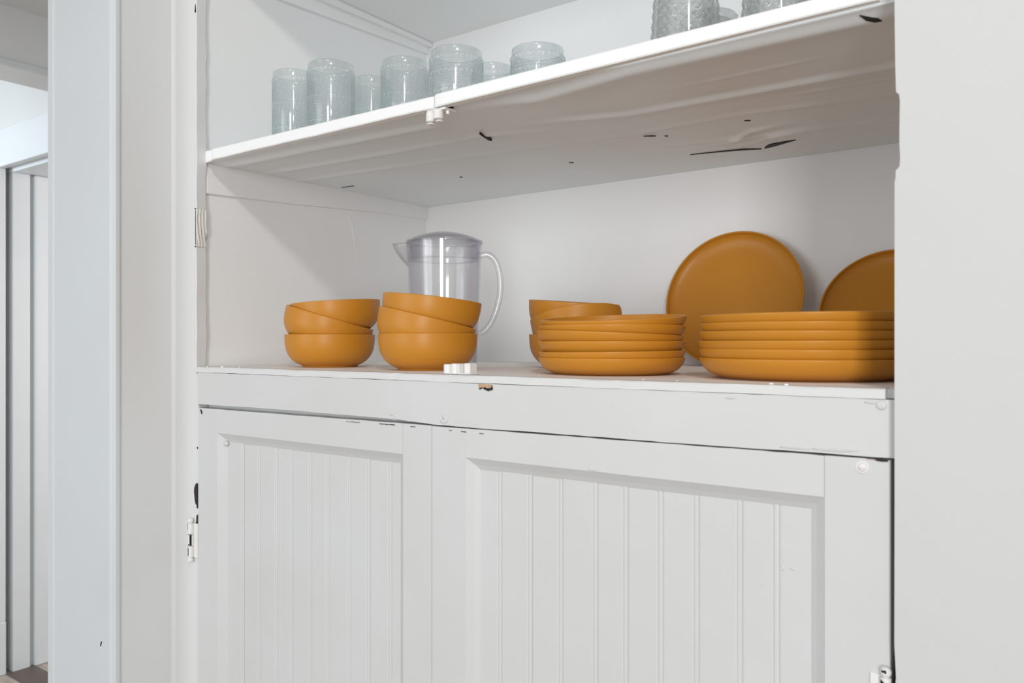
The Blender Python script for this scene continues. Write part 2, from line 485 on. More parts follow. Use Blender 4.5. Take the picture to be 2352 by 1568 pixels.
# ---- upper shelf
def crease(x, y):
    """relief of the sagging lining under the upper shelf (positive = hangs lower)"""
    h = 0.0
    for L, amp, wd in (
        ([(-1.289, .060), (-1.054, .067), (-0.786, .080)], 1.5, .012),
        ([(-0.668, .049), (-0.575, .060), (-0.433, .040), (-0.305, .041), (-0.174, .043)], 2.4, .014),
        ([(-1.272, .142), (-0.948, .163), (-0.757, .168), (-0.671, .200)], 1.0, .010),
        ([(-0.660, .160), (-0.606, .170), (-0.517, .197), (-0.363, .202), (-0.208, .206), (-.12, .206)], 1.7, .009),
        ([(-0.62, .300), (-0.569, .298), (-0.396, .292), (-0.203, .323), (-.12, .33)], 1.0, .010),
        ([(-0.56, .400), (-0.510, .408), (-0.427, .420), (-0.345, .429), (-0.224, .458), (-.12, .47)], 1.2, .011),
        ([(-1.307, .220), (-0.931, .254), (-0.800, .270), (-.62, .29)], 0.8, .010),
        ([(-0.52, .44), (-0.455, .425), (-0.41, .385)], 1.8, .009),
        ([(-0.47, .47), (-0.425, .455), (-0.395, .43)], 1.9, .010),
        ([(-0.35, .245), (-0.20, .255)], 0.8, .005),
        ([(-0.45, .135), (-0.28, .132)], 0.6, .005)):
        xa, xb = L[0][0], L[-1][0]
        if x < xa - .06 or x > xb + .06:
            continue
        yy = np.interp(x, [p[0] for p in L], [p[1] for p in L])
        f = 1.0
        if x < xa: f = max(0, 1 - (xa - x) / .06)
        if x > xb: f = max(0, 1 - (x - xb) / .06)
        if x < xa + .08: f *= 0.35 + 0.65 * min(1, max(0, (x - xa + .0) / .08))
        h += amp * 0.0031 * f * math.exp(-((y - yy) / wd) ** 2)
    return h
bm = bmesh.new()
nx, ny = 240, 150
x0, x1, y0, y1 = XI, XIR, 0.019, YB
low = []
zup = ZU + 0.016
for j in range(ny + 1):
    y = y0 + (y1 - y0) * j / ny
    row = []
    for i in range(nx + 1):
        x = x0 + (x1 - x0) * i / nx
        zz = ZU + 0.004 * (x + 1.27) / 1.15 - crease(x, y)
        row.append(bm.verts.new((x, y, zz)))
    low.append(row)
tv = [bm.verts.new(p) for p in ((x0, y0, zup), (x1, y0, zup + .003), (x1, y1, zup + .003), (x0, y1, zup))]
for j in range(ny):
    for i in range(nx):
        f = bm.faces.new((low[j][i], low[j + 1][i], low[j + 1][i + 1], low[j][i + 1]))
        f.smooth = True
bm.faces.new((tv[0], tv[1], tv[2], tv[3]))
bm.faces.new([tv[0]] + low[0] + [tv[1]])
bm.faces.new([tv[1]] + [low[j][nx] for j in range(ny + 1)] + [tv[2]])
bm.faces.new([tv[2]] + list(reversed(low[ny])) + [tv[3]])
bm.faces.new([tv[3]] + [low[j][0] for j in range(ny, -1, -1)] + [tv[0]])
shelf = from_bm('upper_shelf', bm, UNDER, cab)

def edge_strip(name, xa, xb, yfa, yfb, zl, zh, mat=EDGE, n=70, amp=.0003):
    """front lip of the upper shelf: (xa..xb), slightly irregular lower edge; zl/zh are (left,right)"""
    bm = bmesh.new()
    sec = []
    for x in np.linspace(xa, xb, n):
        t = (x - xa) / (xb - xa)
        a = zl[0] + (zl[1] - zl[0]) * t + rough_edge(x, amp, 1.3)
        b = zh[0] + (zh[1] - zh[0]) * t + rough_edge(x, amp * .5, 4.0)
        yf = yfa + (yfb - yfa) * t
        if min(x - xa, xb - x) < 0.0012: yf += .0012
        sec.append([bm.verts.new(p) for p in ((x, yf + .0012, a), (x, yf, a + .0015), (x, yf, b - .002), (x, yf + .002, b), (x, 0.021, b), (x, 0.021, a))])
    for p, q in zip(sec[:-1], sec[1:]):
        for i in range(6):
            bm.faces.new((p[i], p[(i + 1) % 6], q[(i + 1) % 6], q[i]))
    bm.faces.new(sec[0]); bm.faces.new(list(reversed(sec[-1])))
    return from_bm(name, bm, mat, shelf)
edge_strip('shelf_lip', -1.2625, -1.2330, 0.0165, 0.0165, (1.5650, 1.5675), (1.5868, 1.5845), n=12)
edge_strip('shelf_lip', -1.2340, -0.7185, 0.0100, 0.0085, (1.5655, 1.5662), (1.5845, 1.5830), amp=.0004)
edge_strip('shelf_lip', -0.7160, -0.1600, 0.0085, 0.0100, (1.5670, 1.5730), (1.5850, 1.5890), n=50, amp=.0001)
edge_strip('shelf_lip', -0.1602, XIR, 0.0165, 0.0165, (1.5730, 1.5735), (1.5885, 1.5885), n=8)

# tears in the lining: near-black slivers stand in for the shade inside the openings
def tear(pts, zoff=0.0012):
    ctr = sum(p[0] for p in pts) / len(pts)
    bm = bmesh.new()
    zq = [ZU + 0.004 * (p[0] + 1.27) / 1.15 - crease(p[0], p[1]) for p in pts]
    if max(zq) - min(zq) < .004:
        zq = [min(zq)] * len(zq)
    lo = [bm.verts.new((p[0], p[1], z - zoff)) for p, z in zip(pts, zq)]
    hi = [bm.verts.new((p[0], p[1], z + .006)) for p, z in zip(pts, zq)]
    bm.faces.new(lo); bm.faces.new(list(reversed(hi)))
    n = len(pts)
    for i in range(n):
        bm.faces.new((lo[i], lo[(i + 1) % n], hi[(i + 1) % n], hi[i]))
    bmesh.ops.triangulate(bm, faces=bm.faces)
    return from_bm('lining_tear', bm, CHIP_CAVITY, shelf)
tear([(-.552, .4800), (-.52, .4860), (-.48, .4960), (-.4391, .5110), (-.455, .5005), (-.463, .4940), (-.50, .4860), (-.53, .4815)])
tear([(-.435, .5125), (-.415, .5060), (-.39, .4930), (-.3763, .4865), (-.398, .4860), (-.418, .4890), (-.428, .4990)])
tear([(-.7503, .1500), (-.7566, .1690), (-.7616, .1880), (-.7600, .1940), (-.7540, .1780)])
tear([(-.181, .0275), (-.173, .0330), (-.166, .0380), (-.1640, .0450), (-.1700, .0420), (-.1765, .0355)])
tear([(-.5605, .3210), (-.548, .3270), (-.5445, .3320), (-.5500, .3295)])
tear([(-.5335, .3395), (-.529, .3425), (-.5310, .3440)])
tear([(-.7500, .4070), (-.743, .4105), (-.7445, .4130)])
tear([(-1.2454, .3185), (-1.228, .3205), (-1.212, .3230), (-1.2200, .3215)])
tear([(-.4040, .3300), (-.3960, .3345), (-.3990, .3355)])
tear([(-.985, .385), (-.980, .388), (-.983, .390)])

# catch blocks: painted cupboard catches on shelf edge and under it
def catch(name, cx, cy, cz, flip, parent):
    bm = bmesh.new()
    def cyl(x, y, z0, z1, r, n=16):
        ring0 = [bm.verts.new((x + r * math.cos(2 * math.pi * i / n), y + r * math.sin(2 * math.pi * i / n), z0)) for i in range(n)]
        ring1 = [bm.verts.new((x + r * math.cos(2 * math.pi * i / n), y + r * math.sin(2 * math.pi * i / n), z1)) for i in range(n)]
        c0 = [bm.verts.new((x + .8 * r * math.cos(2 * math.pi * i / n), y + .8 * r * math.sin(2 * math.pi * i / n), z0 - .001)) for i in range(n)]
        c1 = [bm.verts.new((x + .8 * r * math.cos(2 * math.pi * i / n), y + .8 * r * math.sin(2 * math.pi * i / n), z1 + .001)) for i in range(n)]
        for i in range(n):
            j = (i + 1) % n
            bm.faces.new((ring0[i], ring0[j], ring1[j], ring1[i]))
            bm.faces.new((c0[i], c0[j], ring0[j], ring0[i]))
            bm.faces.new((ring1[i], ring1[j], c1[j], c1[i]))
        bm.faces.new(list(reversed(c0))); bm.faces.new(c1)
    s = -1 if flip else 1
    za, zb = (cz, cz + s * .013)
    lo, hi = min(za, zb), max(za, zb)
    cyl(cx - .0075, cy, lo + .001, hi - .001, .0062)
    cyl(cx + .0062, cy - .0008, lo + .001, hi, .0064)
    add_box(bm, cx - .011, cx + .011, cy + .003, cy + .010, lo, hi - .001, .0008, 1)
    add_box(bm, cx + .0130, cx + .0148, cy - .004, cy + .014, lo, hi + .001, .0005, 1)
    add_box(bm, cx + .0160, cx + .0262, cy + .004, cy + .020, lo, hi + .0015, .001, 1)
    pz = cz if not flip else cz - .0012
    add_box(bm, cx - .012, cx + .034, cy - .003, cy + .022, pz, pz + .0012, .0003, 1)
    return from_bm(name, bm, HARDW, parent)
catch('shelf_catch', -0.6870, 0.012, ZS + 0.0004, False, sill)
bm = bmesh.new()
def bm_cyl(bm, x, y, z0, z1, r, n=16, taper=.82, cap=.0012):
    prof = [(r * taper, z0), (r, z0 + cap), (r, z1 - cap), (r * taper, z1)]
    rings = [[bm.verts.new((x + a * math.cos(2 * math.pi * i / n), y + a * math.sin(2 * math.pi * i / n), z)) for i in range(n)] for a, z in prof]
    for p, q in zip(rings[:-1], rings[1:]):
        for i in range(n):
            bm.faces.new((p[i], p[(i + 1) % n], q[(i + 1) % n], q[i]))
    bm.faces.new(list(reversed(rings[0]))); bm.faces.new(rings[-1])
bm_cyl(bm, -0.7275, 0.014, 1.5490, 1.5625, .0066)
bm_cyl(bm, -0.7140, 0.014, 1.5510, 1.5645, .0070)
bm_cyl(bm, -0.7275, 0.014, 1.5455, 1.5480, .0058)
bm_cyl(bm, -0.7125, 0.0145, 1.5475, 1.5500, .0056)
add_box(bm, -0.733, -0.700, 0.012, 0.034, 1.5628, 1.5660, .0004, 1)
bm_cyl(bm, -0.7020, 0.020, 1.5575, 1.5630, .0026)
from_bm('shelf_catch', bm, HARDW, shelf)
flake('paint_chip', [(-0.7400, .030), (-0.7360, .029), (-0.7355, .033), (-0.7395, .034)], 'z', ZU + .0009, CHIP_CAVITY, shelf, .0008)
flake('paint_chip', [(-0.7055, .022), (-0.7000, .024), (-0.6995, .029), (-0.7050, .028)], 'z', ZU + .0009, CHIP_CAVITY, shelf, .0010)

# cleat under the upper shelf and moulding at the top of the left side
cl = [(0.022, 1.5122), (0.20, 1.5200), (0.438, 1.5340), (YB, 1.5385), (YB, 1.5690), (0.022, 1.5690)]
prism('cleat', cl, 'x', XI - .002, XI + 0.006, INTER, cab, bev=0.002)
mo = [(0.022, 1.902), (0.18, 1.910), (0.54, 1.9265), (YB, 1.930), (YB, ZT), (0.022, ZT)]
prism('moulding', mo, 'x', XI - .002, XI + 0.010, INTER, cab, bev=0.002)
mo2 = [(0.022, 1.935), (0.54, 1.942), (YB, 1.943), (YB, ZT), (0.022, ZT)]
prism('moulding', mo2, 'x', XI + .008, XI + 0.022, INTER, cab, bev=0.003)
# hairline crack running down the left side
tube('paint_crack', [(XI, .3590, 1.524), (XI, .3640, 1.512), (XI, .3722, 1.4990), (XI, .3745, 1.484), (XI, .3790, 1.462), (XI, .3850, 1.436), (XI, .3870, 1.420)], [.0004, .0009, .0012, .0009, .0008, .0006, .0003], INTER, cab, 6)

# old hinge mortise on the stile: filler dragged into vertical folds
bm = bmesh.new()
rows = []
for i in range(30):
    z = 1.415 + .0685 * i / 29
    row = []
    for j in range(25):
        t = j / 24
        y = 0.0002 + .0195 * t
        e = math.sin(math.pi * i / 29) ** .4
        h = (.0012 + .0016 * math.sin(t * 21 + 2.5 * math.sin(z * 70) + z * 25) + .0007 * math.sin(t * 39 + z * 130)) * e
        row.append(bm.verts.new((XL + .0003 + h, y, z)))
    rows.append(row)
for a, b in zip(rows[:-1], rows[1:]):
    for i in range(24):
        f = bm.faces.new((a[i], a[i + 1], b[i + 1], b[i])); f.smooth = True
ext = bmesh.ops.extrude_face_region(bm, geom=list(bm.faces))
for v in [g for g in ext['geom'] if isinstance(g, bmesh.types.BMVert)]:
    v.co.x = XL - .002
from_bm('filled_mortise', bm, FILLER, stile)
for (y, z, l) in ((-.0004, 1.482, .004), (-.0004, 1.416, .006)):
    flake('paint_chip', [(XL - .0035, z), (XL - .001, z + .0012), (XL + .0004, z + .001), (XL, z - .0006), (XL - .002, z - .0010)], 'y', y, CHIP_CAVITY, stile, .0005)
bm = bmesh.new()
zz = np.linspace(1.419, 1.480, 26)
pl = [(XL - .0012 + random.uniform(-.0003, .0003), z) for z in zz] + [(XL - .0002 + random.uniform(-.0003, .0003), z) for z in zz[::-1]]
add_prism(bm, pl, 'y', -.0008, .0006)
from_bm('paint_split', bm, simple('grey_split', (.22, .21, .2), .8, 300, .7), stile)
flake('paint_chip', [(-1.2665, 1.826), (-1.2652, 1.832), (-1.2646, 1.840), (-1.2640, 1.832), (-1.2636, 1.8255)], 'y', -.0002, CHIP_CAVITY, stile)

# ---- doors
def door(x0, x1, xs0, xs1, zb, ztl, ztr, zr, planks, yq=0.0):
    """beadboard door: stiles to xs0 / xs1, top rail down to zr, bevelled reveal, planks between the listed grooves"""
    dep = 0.0125
    bw = 0.0165
    zbr = zb + 0.075
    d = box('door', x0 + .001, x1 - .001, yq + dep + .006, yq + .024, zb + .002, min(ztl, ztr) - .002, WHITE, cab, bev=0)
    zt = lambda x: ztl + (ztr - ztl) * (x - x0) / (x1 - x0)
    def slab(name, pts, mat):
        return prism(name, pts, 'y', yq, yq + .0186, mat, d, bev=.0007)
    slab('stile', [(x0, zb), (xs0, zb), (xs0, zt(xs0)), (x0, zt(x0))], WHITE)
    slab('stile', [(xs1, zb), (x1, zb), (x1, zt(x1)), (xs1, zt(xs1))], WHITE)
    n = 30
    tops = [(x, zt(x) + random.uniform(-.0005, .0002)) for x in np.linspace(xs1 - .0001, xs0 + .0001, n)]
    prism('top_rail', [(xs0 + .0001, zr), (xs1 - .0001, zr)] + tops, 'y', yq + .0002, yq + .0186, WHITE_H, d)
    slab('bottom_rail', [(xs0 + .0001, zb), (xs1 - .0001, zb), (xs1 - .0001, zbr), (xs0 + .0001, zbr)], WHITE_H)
    # bevelled reveal: a mitred triangular moulding round the recess
    bm = bmesh.new()
    O = [(xs0, zbr), (xs1, zbr), (xs1, zr), (xs0, zr)]
    I = [(xs0 + bw, zbr + bw), (xs1 - bw, zbr + bw), (xs1 - bw, zr - bw), (xs0 + bw, zr - bw)]
    vo = [bm.verts.new((p[0], yq + .0004, p[1])) for p in O]
    vm = [bm.verts.new((p[0] * .45 + q[0] * .55, yq + dep * .62, p[1] * .45 + q[1] * .55)) for p, q in zip(O, I)]
    vi = [bm.verts.new((p[0], yq + dep, p[1])) for p in I]
    vb = [bm.verts.new((p[0], yq + dep + .002, p[1])) for p in O]
    for i in range(4):
        j = (i + 1) % 4
        bm.faces.new((vo[i], vo[j], vm[j], vm[i])); bm.faces.new((vm[i], vm[j], vi[j], vi[i]))
        bm.faces.new((vi[i], vi[j], vb[j], vb[i])); bm.faces.new((vb[i], vb[j], vo[j], vo[i]))
    from_bm('reveal_moulding', bm, WHITE, d)
    # planks: flat board, bead along the right edge
    gs = [xs0 + .004] + list(planks) + [xs1 - .004]
    for a, b in zip(gs[:-1], gs[1:]):
        off = random.uniform(-.0004, .0004)
        yf = yq + dep - .0005 + off
        rb = .0027
        g = random.uniform(.0003, .0009)
        prof = [(a + .0001, yf + .0045), (a + .0001, yf + .0007), (a + .0016, yf + .0001), (a + .003, yf)]
        c = b - .0004 - rb
        prof += [(c - rb - .0022, yf), (c - rb - .0012, yf + .0002), (c - rb - .0002, yf + g)]
        for k in range(1, 6):
            an = math.pi - math.pi * k / 6
            prof.append((c + rb * math.cos(an), yf + g - (.0004 + g) * math.sin(an)))
        prof += [(c + rb, yf + .0007), (b - .0001, yf + .0009), (b - .0001, yf + .0045)]
        bm = bmesh.new()
        add_prism(bm, prof, 'z', zbr + .004, zr - .003 + random.uniform(-.001, .001))
        from_bm('plank', bm, WHITE, d)
    return d
dl = door(-1.2563, -0.7140, -1.2012, -0.7668, 0.36, 1.1345, 1.1372, 1.0945,
          [-1.1429, -1.0997, -1.0548, -1.0170, -0.9723, -0.9323, -0.8845, -0.8433, -0.8000])
dr = door(-0.7132, -0.1482, -0.6557, -0.2070, 0.36, 1.1366, 1.1402, 1.0995,
          [-0.6055, -0.5583, -0.5137, -0.4655, -0.4257, -0.3825, -0.3401, -0.2922, -0.2539])
box('kick_rail', -1.2578, XR + .0005, 0.004, 0.02, 0.05, 0.357, WHITE_H, cab, bev=.002)

# screw on the right door and loose paint at its corner
bm = bmesh.new()
n = 20
for prof_r, prof_y in (([.0062, .0058, .0046, .0042], [.0002, -.0008, -.0009, -.0002]), ([.0042, .0036, .0018, 0.0002], [-.0002, -.0016, -.0022, -.0023])):
    rings = [[bm.verts.new((-0.1725 + r * math.cos(2 * math.pi * i / n), y, 1.1315 + r * math.sin(2 * math.pi * i / n))) for i in range(n)] for r, y in zip(prof_r, prof_y)]
    for p, q in zip(rings[:-1], rings[1:]):
        for i in range(n):
            bm.faces.new((p[i], p[(i + 1) % n], q[(i + 1) % n], q[i]))
add_box(bm, -0.1755, -0.1695, -.0032, -.0020, 1.1310, 1.1320, .0003, 1)
from_bm('screw', bm, HARDW, dr, True)
flake('paint_chip', [(-.1690, 1.1402), (-.1640, 1.1398), (-.1585, 1.1385), (-.1540, 1.1383), (-.1500, 1.1388), (-.1500, 1.1402), (-.1560, 1.1405), (-.1640, 1.1404)], 'y', -.0001, CHIP_CAVITY, dr)
flake('paint_chip', [(-.1665, 1.1401), (-.1625, 1.1394), (-.1600, 1.1396), (-.1620, 1.1403)], 'y', -.0006, BAREWOOD, dr, .0003)
# chips along the left door's top
flake('paint_chip', [(-1.2520, 1.1318), (-1.2490, 1.1312), (-1.2475, 1.1275), (-1.2460, 1.1245), (-1.2440, 1.1240), (-1.2435, 1.1268), (-1.2450, 1.1305), (-1.2475, 1.1322)], 'y', -.0001, CHIP_CAVITY, dl)
def ragged(xa, xb, z, h, parent, mat=CHIP_CAVITY, n=12):
    up = [(x, z + random.uniform(.3, 1) * h) for x in np.linspace(xa, xb, n)]
    lo = [(x, z - random.uniform(.1, .9) * h) for x in np.linspace(xb, xa, n)]
    flake('paint_chip', up + lo, 'y', -.0001, mat, parent)
ragged(-.8120, -.7820, 1.1337, .0008, dl)
ragged(-.8800, -.8520, 1.1330, .0004, dl)
ragged(-.7520, -.7430, 1.1335, .0006, dl)
ragged(-.6620, -.6540, 1.1325, .0007, dr)
ragged(-.6320, -.6250, 1.1322, .0005, dr)
ragged(-.6830, -.6780, 1.1328, .0004, dr)
# big chip on the rail under the shelf
flake('paint_chip', [(-.6330, 1.1952), (-.6325, 1.1905), (-.6312, 1.1884), (-.6290, 1.1893), (-.6262, 1.1906), (-.6240, 1.1890), (-.6205, 1.1878), (-.6165, 1.1868), (-.6160, 1.1877), (-.6120, 1.1880), (-.6098, 1.1898), (-.6105, 1.1912), (-.6112, 1.1950)], 'y', -.0002, CHIP_CAVITY, rail)
flake('paint_chip', [(-.6328, 1.1956), (-.6326, 1.1915), (-.6310, 1.1902), (-.6290, 1.1908), (-.6270, 1.1918), (-.6252, 1.1908), (-.6225, 1.1922), (-.6190, 1.1908), (-.6150, 1.1908), (-.6125, 1.1916), (-.6114, 1.1932), (-.6118, 1.1952), (-.6180, 1.1956), (-.6215, 1.1948), (-.6260, 1.1955)], 'y', -.0008, BAREWOOD, rail, .0004)
# paint drips and nail heads on the rail
for (x, z, rx, rz) in ((-.7815, 1.1455, .003, .0055), (-.7880, 1.1478, .005, .0015), (-.690, 1.1500, .006, .0035), (-.6925, 1.1440, .0065, .003), (-.688, 1.1470, .0035, .005), (-.1560, 1.1905, .005, .0045), (-.1650, 1.193, .006, .0015), (-.3, 1.1915, .006, .0012), (-.2, 1.1455, .02, .0012), (-.235, 1.1448, .016, .001), (-.187, 1.1465, .012, .001)):
    bm = bmesh.new()
    bmesh.ops.create_icosphere(bm, subdivisions=2, radius=1)
    for v in bm.verts:
        v.co = Vector((v.co.x * rx + x, v.co.y * .0012, v.co.z * rz + z))
    from_bm('paint_drip', bm, WHITE, rail, True)
for (x, z, rx, rz) in ((-1.1880, 1.0765, .0065, .005),):
    bm = bmesh.new()
    bmesh.ops.create_icosphere(bm, subdivisions=2, radius=1)
    for v in bm.verts:
        v.co = Vector((v.co.x * rx + x, v.co.y * .004 + .009, v.co.z * rz + z))
    from_bm('paint_drip', bm, WHITE, dl, True)
for (x, z, rx, rz) in ((-.455, 1.1005, .011, .0016), (-.468, 1.1015, .004, .0015), (-.24, 1.0215, .004, .0015), (-.250, 1.0205, .0016, .003), (-.270, 1.0, .003, .001)):
    bm = bmesh.new()
    bmesh.ops.create_icosphere(bm, subdivisions=2, radius=1)
    for v in bm.verts:
        v.co = Vector((v.co.x * rx + x, v.co.y * .001 + (.0004 if z > 1.05 else .012), v.co.z * rz + z))
    from_bm('paint_drip', bm, WHITE, dr, True)

# loose-pin hinges, painted over
def hinge(xc, z0, z1, side, parent, worn):
    bm = bmesh.new()
    r = .0046
    k = (z1 - z0 - .018) / 3
    za = z0 + .009
    for i in range(3):
        bm_cyl(bm, xc, -.0052, za + i * k + .0004, za + (i + 1) * k - .0004, r, 14, .92, .0008)
    for zc, s in ((z0 + .0045, -1), (z1 - .0045, 1)):
        v = bmesh.ops.create_uvsphere(bm, u_segments=14, v_segments=9, radius=.0049)['verts']
        for q in v:
            q.co += Vector((xc, -.0052, zc))
        bm_cyl(bm, xc, -.0052, min(zc, zc - s * .005), max(zc, zc - s * .005), .0032, 10)
    if side > 0:
        add_box(bm, xc + .002, xc + .0145, -.0022, .0006, za, z1 - .009, .0006, 1)
    else:
        add_box(bm, xc - .0145, xc - .002, -.0022, .0006, za, z1 - .009, .0006, 1)
    h = from_bm('hinge', bm, HARDW, parent)
    # worn-through paint on the barrel
    for (dx, a, b, w) in worn:
        bm = bmesh.new()
        n = 5
        an0 = dx
        vs0, vs1 = [], []
        for i in range(n):
            t = an0 + w * i / (n - 1)
            x, y = xc + (r + .0003) * math.cos(t), -.0052 + (r + .0003) * math.sin(t)
            vs0.append(bm.verts.new((x, y, z0 + a + random.uniform(-.0008, .0008)))); vs1.append(bm.verts.new((x, y, z0 + b + random.uniform(-.0008, .0008))))
        for i in range(n - 1):
            bm.faces.new((vs0[i], vs0[i + 1], vs1[i + 1], vs1[i]))
        sol = bmesh.ops.solidify(bm, geom=list(bm.faces), thickness=.0003)
        from_bm('worn_patch', bm, CHIP_CAVITY, h)
    return h
hinge(-1.2705, .8640, .9415, 1, stile, [(-2.6, .058, .068, .8), (-2.4, .012, .027, .9), (-1.0, .030, .049, .7), (-1.7, .0305, .0325, 1.1), (-1.6, .0495, .0505, 1.2)])
hinge(-.1510, .880, .9500, -1, dr, [(-2.3, .066, .0685, 1.0), (-2.6, .048, .058, .9)])
flake('paint_chip', [(-1.2575, 1.0025), (-1.2610, 1.0030), (-1.2640, 1.0000), (-1.2672, .9945), (-1.2680, .9880), (-1.2670, .9800), (-1.2655, .9710), (-1.2635, .9660), (-1.2610, .9655), (-1.2598, .9600), (-1.2575, .9590)], 'y', -.0001, CHIP_CAVITY, stile)
flake('paint_chip', [(-1.2575, .9480), (-1.2575, .9280), (-1.2625, .9285), (-1.2630, .9330), (-1.2610, .9380), (-1.2612, .9430), (-1.2600, .9470)], 'y', -.0001, simple('brown_layer', (.10, .06, .045), .8, 500, .7), stile)
flake('paint_chip', [(-1.2580, 1.0625), (-1.2592, 1.0640), (-1.2600, 1.0655), (-1.2588, 1.0662), (-1.2580, 1.0650)], 'y', -.0001, CHIP_CAVITY, stile)

# ------------------------------------------------------------------ tableware
CR = Vector((0.8095, 0.5872, 0.0))      # across the view
CF = Vector((-0.5872, 0.8095, 0.0))     # along the view

def place(name, me, loc, label, cat, group, axis=None, spin=0.0):
    """thing standing at loc; axis = direction of its upright"""
    o = bpy.data.objects.new(name, me)
    C.objects.link(o)
    M = Matrix.Rotation(spin, 4, 'Z')
    if axis is not None:
        q = Vector((0, 0, 1)).rotation_difference(Vector(axis).normalized())
        M = q.to_matrix().to_4x4() @ M
    o.matrix_world = Matrix.Translation(Vector(loc)) @ M
    return tag(o, label, cat, group)

# bowls
BH = 0.056
bowl_prof = [(0.0001, 0.0012), (0.030, 0.0012), (0.0405, 0.0010), (0.0432, 0.0), (0.0455, 0.0003), (0.0475, 0.0028), (0.0530, 0.0052), (0.0615, 0.0105), (0.0690, 0.0190), (0.0735, 0.0285),
             (0.0755, 0.0385), (0.0762, 0.0470), (0.0765, 0.0545), (0.0760, 0.0557), (0.0748, BH), (0.0736, 0.0555), (0.0730, 0.0530), (0.0724, 0.0450), (0.0716, 0.0385), (0.0692, 0.0300),
             (0.0650, 0.0220), (0.0590, 0.0150), (0.0510, 0.0098), (0.0400, 0.0070), (0.020, 0.0058), (0.0001, 0.0056)]
bowl_me = lathe_mesh('bowl', smooth_prof(bowl_prof, 4), 128)
bowl_me.materials.append(MUSTARD)

def bowl(base_xy, rim_z, tilt_right, tilt_away, shift, label, group):
    """rim centre at base_xy + shift (along CR), height rim_z; tilts in degrees lower the right / the far side"""
    ax = Vector((0, 0, 1)) + CR * math.tan(R(tilt_right)) + CF * math.tan(R(tilt_away))
    ax.normalize()
    rc = Vector((base_xy[0], base_xy[1], 0)) + CR * shift + Vector((0, 0, rim_z))
    return place('bowl', bowl_me, rc - ax * BH, label, 'bowl', group, ax)

s1 = (-1.062, 0.128)
bowl(s1, ZS + BH, 0, 0, 0, 'upright mustard bowl at the bottom of the stack nearest the left side panel', 'mustard bowls')
bowl(s1, 1.2918, 16.3, 1.5, 0.001, 'steeply tilted middle mustard bowl in the stack nearest the left side panel', 'mustard bowls')
bowl(s1, 1.3180, -3.6, -0.5, 0.009, 'topmost mustard bowl of the stack nearest the left side panel', 'mustard bowls')
s2 = (-0.828, 0.120)
bowl(s2, ZS + BH, 0, 0, 0, 'upright bottom mustard bowl in front of the clear jug, behind the shelf catch', 'mustard bowls')
bowl(s2, 1.2868, 13.6, 1.0, 0.0, 'tilted middle mustard bowl of the stack in front of the clear jug', 'mustard bowls')
bowl(s2, 1.3168, 6.1, 0.5, 0.0071, 'topmost mustard bowl of the stack in front of the clear jug', 'mustard bowls')
s3 = (-0.700, 0.344)
bowl(s3, ZS + BH, 0, 0, 0, 'bottom mustard bowl of the rear stack, half hidden by the smaller plates', 'mustard bowls')
bowl((s3[0] + .0053, s3[1] - .0073), 1.2945, -7.0, 11.0, 0.001, 'middle mustard bowl of the rear stack, tipped away, behind the smaller plates', 'mustard bowls')
bowl((s3[0] - .0041, s3[1] + .0057), 1.3166, 3.3, -3.5, 0.0, 'topmost mustard bowl of the rear stack, its dark inside just showing', 'mustard bowls')

# plates
def plate_mesh(name, Rr, h, foot):
    k = Rr - foot
    pr = [(0.0001, 0.0010), (foot * .9, 0.0010), (foot - .003, 0.0006), (foot, 0.0), (foot + .0025, 0.0008), (foot + k * .36, h * .13), (foot + k * .64, h * .29), (foot + k * .82, h * .50), (foot + k * .945, h * .73),
          (Rr, h * .93), (Rr - .0004, h * .985), (Rr - .0016, h), (Rr - .0030, h * .98), (foot + k * .84, h * .72), (foot + k * .66, h * .50), (foot + k * .40, h * .36), (foot + k * .05, h * .275), (foot * .8, h * .24), (foot * .4, h * .225), (0.0001, h * .225)]
    me = lathe_mesh(name, smooth_prof(pr, 4), 144)
    me.materials.append(MUSTARD)
    return me
small_me = plate_mesh('small_plate', 0.0985, 0.0225, 0.0735)
big_me = plate_mesh('dinner_plate', 0.122, 0.0245, 0.093)

def plate(name, me, h, xy, rim_z, tr, ta, shift, label, group):
    ax = Vector((0, 0, 1)) + CR * math.tan(R(tr)) + CF * math.tan(R(ta))
    ax.normalize()
    rc = Vector((xy[0], xy[1], rim_z)) + CR * shift
    return place(name, me, rc - ax * h, label, 'plate', group, ax)
p1 = (-0.5245, 0.152)
order = ['bottom', 'second from bottom', 'third from bottom', 'fourth from bottom', 'fifth from bottom', 'top']
for i, (z, tr, ta, sh) in enumerate([(ZS + .0225, 0, 0, 0), (1.2372, -0.7, 0.2, 0.0005), (1.2502, 0.0, 0.3, 0.0), (1.2610, 2.4, 0.3, -0.0022), (1.2712, 0.1, 0.3, 0.0006), (1.2828, -2.1, -3.4, 0.0022)]):
    lab = {0: 'bottom plate of the small stack beside the rear bowls, its full side showing', 5: 'top plate of the small stack, tipped to show its upper face'}.get(i, 'mustard side plate, %s in the smaller stack of plates' % order[i])
    plate('side_plate', small_me, .0225, p1, z, tr, ta, sh, lab, 'stacked side plates')
p2 = (-0.272, 0.168)
for i in range(6):
    lab = {0: 'bottom dinner plate of the large stack at the right edge, resting on the shelf', 5: 'top dinner plate of the large stack at the right edge'}.get(i, 'mustard dinner plate, %s in the large stack at the right edge' % order[i])
    plate('dinner_plate', big_me, .0245, p2, ZS + .0245 + i * .01015, [0, .3, -.2, .3, .1, -.3][i], [0, .2, .1, .2, .1, .0][i], [0, -.0006, -.0014, -.0006, .0008, .0006][i], lab, 'stacked dinner plates')

